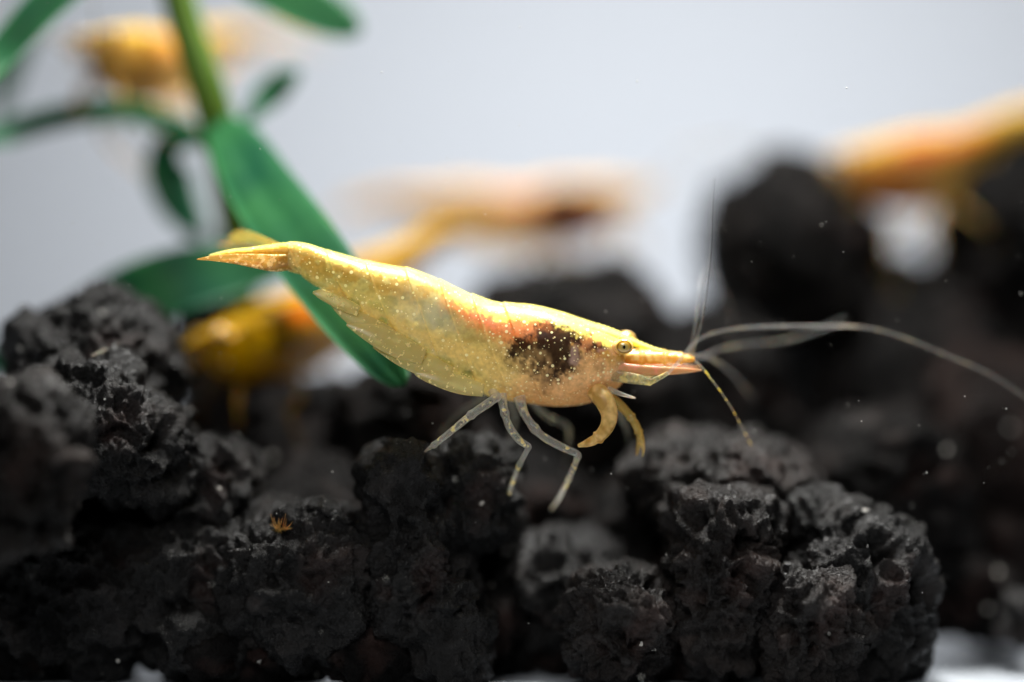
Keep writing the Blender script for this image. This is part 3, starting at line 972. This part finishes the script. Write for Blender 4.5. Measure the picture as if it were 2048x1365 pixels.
    # ---- feelers: antennae and antennule whips
    if hero:
        ant = [
            ('antenna', [(1334, 742, -1.3, 3.4), (1352, 716, -2.2, 3.3), (1372, 684, -3.2, 3.3), (1400, 660, -3.8, 3.3), (1450, 645, -4.2, 3.1), (1530, 638, -4.6, 3.0), (1620, 637, -4.8, 3.0), (1700, 638, -5, 2.9),
                         (1770, 654, -5.2, 2.7), (1860, 690, -5.4, 2.5), (1950, 730, -5.8, 2.2), (2040, 790, -6, 1.6)], FEELER),
            ('antenna', [(1334, 744, 1.2, 3.0), (1372, 739, 2.4, 3.0), (1410, 727, 3.2, 3.0), (1450, 713, 3.8, 2.9), (1500, 706, 4.4, 2.7), (1570, 701, 5, 2.6), (1640, 686, 5.6, 2.4), (1720, 658, 6.4, 1.8)], FEELER),
            ('antennule', [(1384, 719, -.4, 3.4), (1402, 733, -.4, 2.2), (1430, 768, -.3, 1.5), (1458, 808, -.1, 1.15), (1480, 846, .2, 0.95), (1496, 876, .6, 0.8), (1512, 906, 1.2, 0.6)], FEELER_Y),
            ('antennule', [(1384, 714, .4, 4.0), (1408, 718, 1.4, 3.6), (1436, 732, 2.8, 3.2), (1470, 758, 4.4, 2.6), (1500, 790, 5.6, 2.0), (1528, 826, 6.6, 1.2)], FEELER),
            ('antennule', [(1380, 716, -.4, 4.4), (1387, 696, -.3, 3.8), (1396, 668, -.2, 3.0), (1406, 628, 0, 2.2), (1414, 570, .2, 1.8), (1421, 500, .5, 1.5), (1424, 430, .9, 1.2), (1430, 360, 1.4, 0.9)], FEELER),
            ('antennule', [(1378, 714, .4, 4.2), (1385, 690, .6, 3.4), (1392, 660, .9, 2.8), (1398, 625, 1.6, 2.2), (1408, 580, 2.8, 1.7), (1424, 545, 4.2, 1.4), (1446, 560, 5.6, 1.3), (1470, 610, 6.6, 1.2), (1486, 670, 7.2, 1.1), (1478, 745, 7.4, 0.8)], FEELER),
        ]
    else:
        ant = [('antenna', [(1334, 742, s * 1.2, 5), (1420, 700, s * 2.5, 4.5), (1540, 668, s * 4, 4), (1680, 690, s * 5, 2.5)], FEELER) for s in (-1, 1)]
        ant += [('antennule', [(1384, 718, s * .4, 4), (1440, 740, s * 1, 3), (1520, 800, s * 2, 1.5)], FEELER) for s in (-1, 1)]
    for nm, path, mt in ant:
        limb(nm, path, mt, root, 90 if hero else 24, 9)

    # ---- legs
    legs = [
        ([(985, 780, -.7, 9), (992, 788, -1.2, 9), (986, 795, -1.4, 9), (946, 821, -1.8, 8.0), (910, 850, -1.9, 6.6), (872, 882, -1.6, 5.8), (862, 890, -1.3, 4.0), (848, 902, -1.0, 1.4)], LEG, (0.12, 0.40, 0.84)),
        ([(1003, 786, -.9, 11), (1008, 815, -1.2, 7.8), (1018, 846, -1.5, 7.8), (1036, 872, -1.6, 7.4), (1051, 884, -1.5, 6.6), (1056, 889, -1.45, 6.0), (1053, 898, -1.3, 5.8), (1038, 930, -.7, 5.0), (1026, 965, -.1, 4.2), (1017, 994, .4, 3.4), (1009, 1014, .8, 1.2)], LEG, (0.14, 0.44, 0.62)),
        ([(1038, 790, -.9, 13), (1050, 826, -1.1, 8.6), (1078, 862, -1.3, 8.4), (1116, 886, -1.3, 7.8), (1148, 901, -1.2, 7.0), (1155, 906, -1.15, 6.4), (1153, 916, -1.0, 6.2), (1140, 955, -.2, 5.4), (1128, 985, .6, 4.4), (1118, 1010, 1.4, 3.4), (1104, 1034, 2.0, 1.2)], LEG, (0.2, 0.5, 0.68)),
        ([(1190, 778, -.9, 20), (1207, 796, -1.3, 20), (1217, 822, -1.5, 17), (1213, 846, -1.6, 14.5), (1197, 867, -1.6, 12), (1176, 880, -1.5, 8.5), (1156, 887, -1.3, 3.4)], ARM, (0.72,)),
        ([(1206, 788, -.5, 14), (1236, 806, -.7, 10), (1258, 828, -.8, 8.5), (1273, 852, -.8, 8.2), (1279, 875, -.6, 6.6), (1276, 900, -.3, 3.6), (1274, 912, -.2, 1.2)], LEG_YELLOW, (0.45, 0.66)),
        ([(1273, 850, -.8, 6), (1282, 872, -.9, 5.4), (1286, 895, -.8, 3.4), (1285, 912, -.7, 1.0)], LEG_YELLOW, ()),
        ([(1215, 776, -.7, 7), (1240, 783, -1.4, 4.5), (1266, 786, -2.6, 1.6)], LEG, ()),
        # far side
        ([(1198, 785, .7, 13), (1222, 812, 1.3, 9), (1244, 840, 1.9, 7), (1258, 872, 2.4, 5), (1262, 900, 2.6, 1.6)], LEG_FAR, (0.5,)),
        ([(1055, 788, .9, 10), (1066, 812, 1.6, 6), (1096, 846, 2.6, 5.5), (1136, 868, 3.0, 5), (1140, 905, 3.4, 3.5), (1130, 960, 4.0, 1.2)], LEG_FAR, (0.45,)),
        ([(985, 780, .9, 9), (970, 800, 1.8, 6), (932, 828, 2.6, 5), (890, 868, 3.0, 4), (872, 900, 3.2, 1.2)], LEG_FAR, (0.4,)),
        ([(1015, 784, .9, 9), (1020, 812, 1.8, 6), (1030, 850, 2.8, 5), (1022, 895, 3.6, 3.5), (1012, 940, 4.0, 1.2)], LEG_FAR, (0.4,)),
    ]
    for path, mt, jn in legs:
        limb('leg', path, leg_mat or mt, root, 80 if hero else 22, 12, joints=jn)

    # ---- swimmerets folded back along the belly
    paddles = [[(968, 776, 14), (925, 766, 20), (880, 751, 20), (844, 742, 12), (826, 737, 2)],
               [(905, 742, 18), (862, 730, 25), (812, 709, 25), (770, 694, 14), (748, 690, 3)],
               [(850, 710, 18), (808, 693, 25), (758, 668, 24), (718, 652, 13), (696, 645, 3)],
               [(785, 670, 16), (748, 652, 22), (710, 633, 18), (682, 617, 10), (666, 609, 2)],
               [(720, 620, 11), (690, 606, 14), (664, 595, 12), (642, 585, 9), (629, 582, 2.5)]]
    for s in (-1, 1):
        for k, pd in enumerate(paddles):
            limb('swimmeret', [(x + (4 if s > 0 else 0), y + (5 if s > 0 else 0), s * (1.32 - 0.08 * k - 0.16 * (k % 2)), r) for x, y, r in pd], leg_mat or PLEO, root, 40 if hero else 14, 14, flat=0.30, flat_dir=(0, s, 0.55))

    # ---- tail fan
    X, Y, Z, F, mid, dor, ven = section_loft([418, 440, 470, 500, 535, 566, 590], [510, 504, 498, 495, 490, 486, 486], [513, 512, 514, 517, 522, 530, 540], [4, 10, 16, 20, 24, 26, 26],
                                             60 if hero else 24, 24, [0.2] * 7, 1.0, (8, 10))
    col = np.concatenate([np.clip(np.where((Z - dor < 6)[:, None], pal['cream'], pal['ochre']) * (1 + 0.1 * fbm(np.stack([X, Y, Z], 1) / 9, 5, 2))[:, None], 0, .95), np.full((len(X), 1), 0.93)], 1)
    mesh_obj('telson', np.stack([(X - OX) / PXMM, Y / PXMM, -(Z - OY) / PXMM], 1) * MM, F, shell, root, colors=col, mask=np.full(len(X), 0.2))
    limb('tail_fin', [(618, 517, -.1, 3), (596, 519, -.25, 11), (568, 522, -.6, 15), (548, 523, -.85, 16.5), (515, 519, -1.05, 14), (470, 515, -1.15, 10), (430, 514, -1.2, 5.5), (400, 516, -1.2, 1)], leg_mat or FINM, root, 60 if hero else 20, 16, flat=0.25, flat_dir=(0, 1, .25))
    limb('tail_fin', [(606, 530, -.1, 2), (582, 532, -.35, 7), (552, 533, -.72, 9), (510, 527, -.95, 6.5), (470, 520, -1.05, 4), (440, 517, -1.1, 1)], leg_mat or FINM, root, 50 if hero else 20, 14, flat=0.3)
    limb('tail_fin', [(585, 502, .4, 5), (542, 492, 1.4, 18), (508, 483, 2.4, 23), (480, 480, 3.2, 22), (454, 488, 3.8, 12), (446, 492, 4.0, 2)], leg_mat or FINC, root, 50 if hero else 20, 16, flat=0.16, flat_dir=(0, .75, .65))
    limb('tail_fin', [(570, 508, .4, 9), (530, 504, 1.6, 14), (480, 500, 3.2, 14), (438, 500, 4.4, 9), (420, 502, 4.8, 2)], leg_mat or FINC, root, 50 if hero else 20, 16, flat=0.18, flat_dir=(0, .7, .7))
    return root


hero = build_shrimp('speckled yellow shrimp with a dark brown head patch, walking over the black rocks', MAIN_PAL, 640, 176, SHELL, hero=True)
hero.location = W(OX, OY, 0)
hero.rotation_euler = (math.radians(5), 0, 0)


def pose(root, tail, head, roll=0.0):
    """tail / head: (px, py, depth) of the tail tip and the rostrum tip"""
    T, H = Lp(402, 515), Lp(1385, 712)
    a = H - T
    la = np.linalg.norm(a)
    e1 = a / la
    e2 = np.array((0, 1.0, 0))
    e3 = np.cross(e1, e2)
    E = np.stack([e1, e2, e3], 1)
    wt, wh = np.array(W(*tail)), np.array(W(*head))
    b = wh - wt
    lb = np.linalg.norm(b)
    f1 = b / lb
    up = np.array((0, 0, 1.0))
    f3 = up - f1 * np.dot(up, f1)
    f3 /= np.linalg.norm(f3)
    f2 = np.cross(f3, f1)
    cr, sr = math.cos(roll), math.sin(roll)
    f2, f3 = f2 * cr + f3 * sr, f3 * cr - f2 * sr
    R = np.stack([f1, f2, f3], 1) @ E.T
    s = lb / la
    M = Matrix(R.tolist()).to_4x4() @ Matrix.Scale(s, 4)
    t = wt - s * (R @ T)
    M.translation = Vector(t)
    root.matrix_world = M


def pal_of(flank, chest, cream, dark=None, orange=None, belly=None, spread=0.0):
    p = dict(flank=flank, chest=chest, ochre=flank * 0.8, band=flank * 1.1, clear=flank * 0.8, belly=belly if belly is not None else chest, orange=orange, pink=orange, black=dark,
             rust=(dark if dark is not None else chest) * 1.0 + chest * 0.12, pearl=dark if spread else chest, cream=cream, spread=spread)
    return p


pale = build_shrimp('pale peach shrimp with a maroon head spot, behind the yellow shrimp\'s back',
                    pal_of(srgb(196, 156, 100), srgb(180, 116, 84), srgb(196, 160, 110), srgb(40, 8, 12), srgb(190, 112, 80), spread=26), 150, 40, SHELL_FAR, leg_mat=LEG_TAN)
pose(pale, (655, 440, 37), (1315, 362, 37))
oran = build_shrimp('orange shrimp bridging the two tall black rocks',
                    pal_of(srgb(176, 140, 48), srgb(180, 118, 54), srgb(180, 142, 58), None, srgb(182, 92, 44)), 150, 40, SHELL_FAR, leg_mat=LEG_TAN)
pose(oran, (2380, 205, 29), (1585, 330, 31))
amber = build_shrimp('deep amber shrimp half hidden behind the broad green leaf',
                     pal_of(srgb(190, 142, 2), srgb(184, 142, 2), srgb(158, 120, 2), srgb(70, 50, 3), srgb(206, 96, 6), srgb(176, 134, 2)), 150, 40, SHELL_FAR, leg_mat=LEG_AMBER)  # flank, chest and belly pigment lightened to make up for shade there
pose(amber, (1000, 462, 30), (322, 704, 13))
cling = build_shrimp('brownish yellow shrimp clinging to the plant behind its stem',
                     pal_of(srgb(200, 158, 84), srgb(176, 134, 60), srgb(190, 154, 60), srgb(126, 86, 26), srgb(214, 138, 66)), 150, 40, SHELL_FAR, leg_mat=LEG_TAN)
pose(cling, (545, 112, 38), (140, 66, 17))

# ------------------------------------------------------------------ small things
rng = random.Random(5)
V, F = [], []
c0 = W(560, 1062, -1.0)
ALGA = plain('yellow_algae', srgb(140, 112, 56), 0.5, 0.3, 0.2)
for k in range(34):
    a, el = rng.uniform(0, 2 * math.pi), rng.uniform(0.1, 1.3)
    ln = rng.uniform(0.35, 0.95) * MM
    dv = np.array((math.cos(a) * math.cos(el), -abs(math.sin(a)) * math.cos(el), math.sin(el)))
    bend = np.array((rng.uniform(-.3, .3), rng.uniform(-.3, .3), rng.uniform(-.4, .2)))
    st = np.array((rng.uniform(-.25, .25), rng.uniform(-.1, .1), rng.uniform(-.15, .1))) * MM
    p1, p2 = st + dv * ln * 0.5 + bend * ln * 0.2, st + dv * ln + bend * ln * 0.5
    v, f = tube([(*st, 1.3e-5), (*p1, 1.1e-5), (*p2, 0.5e-5)], 6, 5)
    o = len(V)
    V += list(v)
    F += [tuple(i + o for i in q) for q in f]
tuft = mesh_obj('algae_tuft', np.array(V), F, ALGA)
tuft.location = c0
tag(tuft, 'tiny yellow brown algae tuft on the low black rock', 'algae')

# drifting specks in the water
V, F = [], []
for k in range(330):
    d = rng.choice((rng.uniform(-12, 30), rng.gauss(-2, 5)))
    p = np.array(W(rng.uniform(-20, 2068), rng.uniform(-20, 1385), d))
    if p[2] < 0.0008:
        continue
    r = rng.choice((0.014, 0.018, 0.022, 0.028, 0.038)) * rng.uniform(.6, 1.2) * MM
    sx, sy, sz = r * rng.uniform(.7, 1.6), r * rng.uniform(.7, 1.3), r * rng.uniform(.7, 1.6)
    o = len(V)
    V += [p + np.array(q) for q in ((sx, 0, 0), (-sx, 0, 0), (0, sy, 0), (0, -sy, 0), (0, 0, sz), (0, 0, -sz))]
    F += [tuple(i + o for i in q) for q in ((0, 2, 4), (2, 1, 4), (1, 3, 4), (3, 0, 4), (2, 0, 5), (1, 2, 5), (3, 1, 5), (0, 3, 5))]
dust = mesh_obj('drifting_specks', np.array(V), F, plain('pale_speck', (0.55, 0.54, 0.5), 0.6, 0.3))
tag(dust, 'fine pale specks drifting in the tank water', 'specks', kind='stuff')
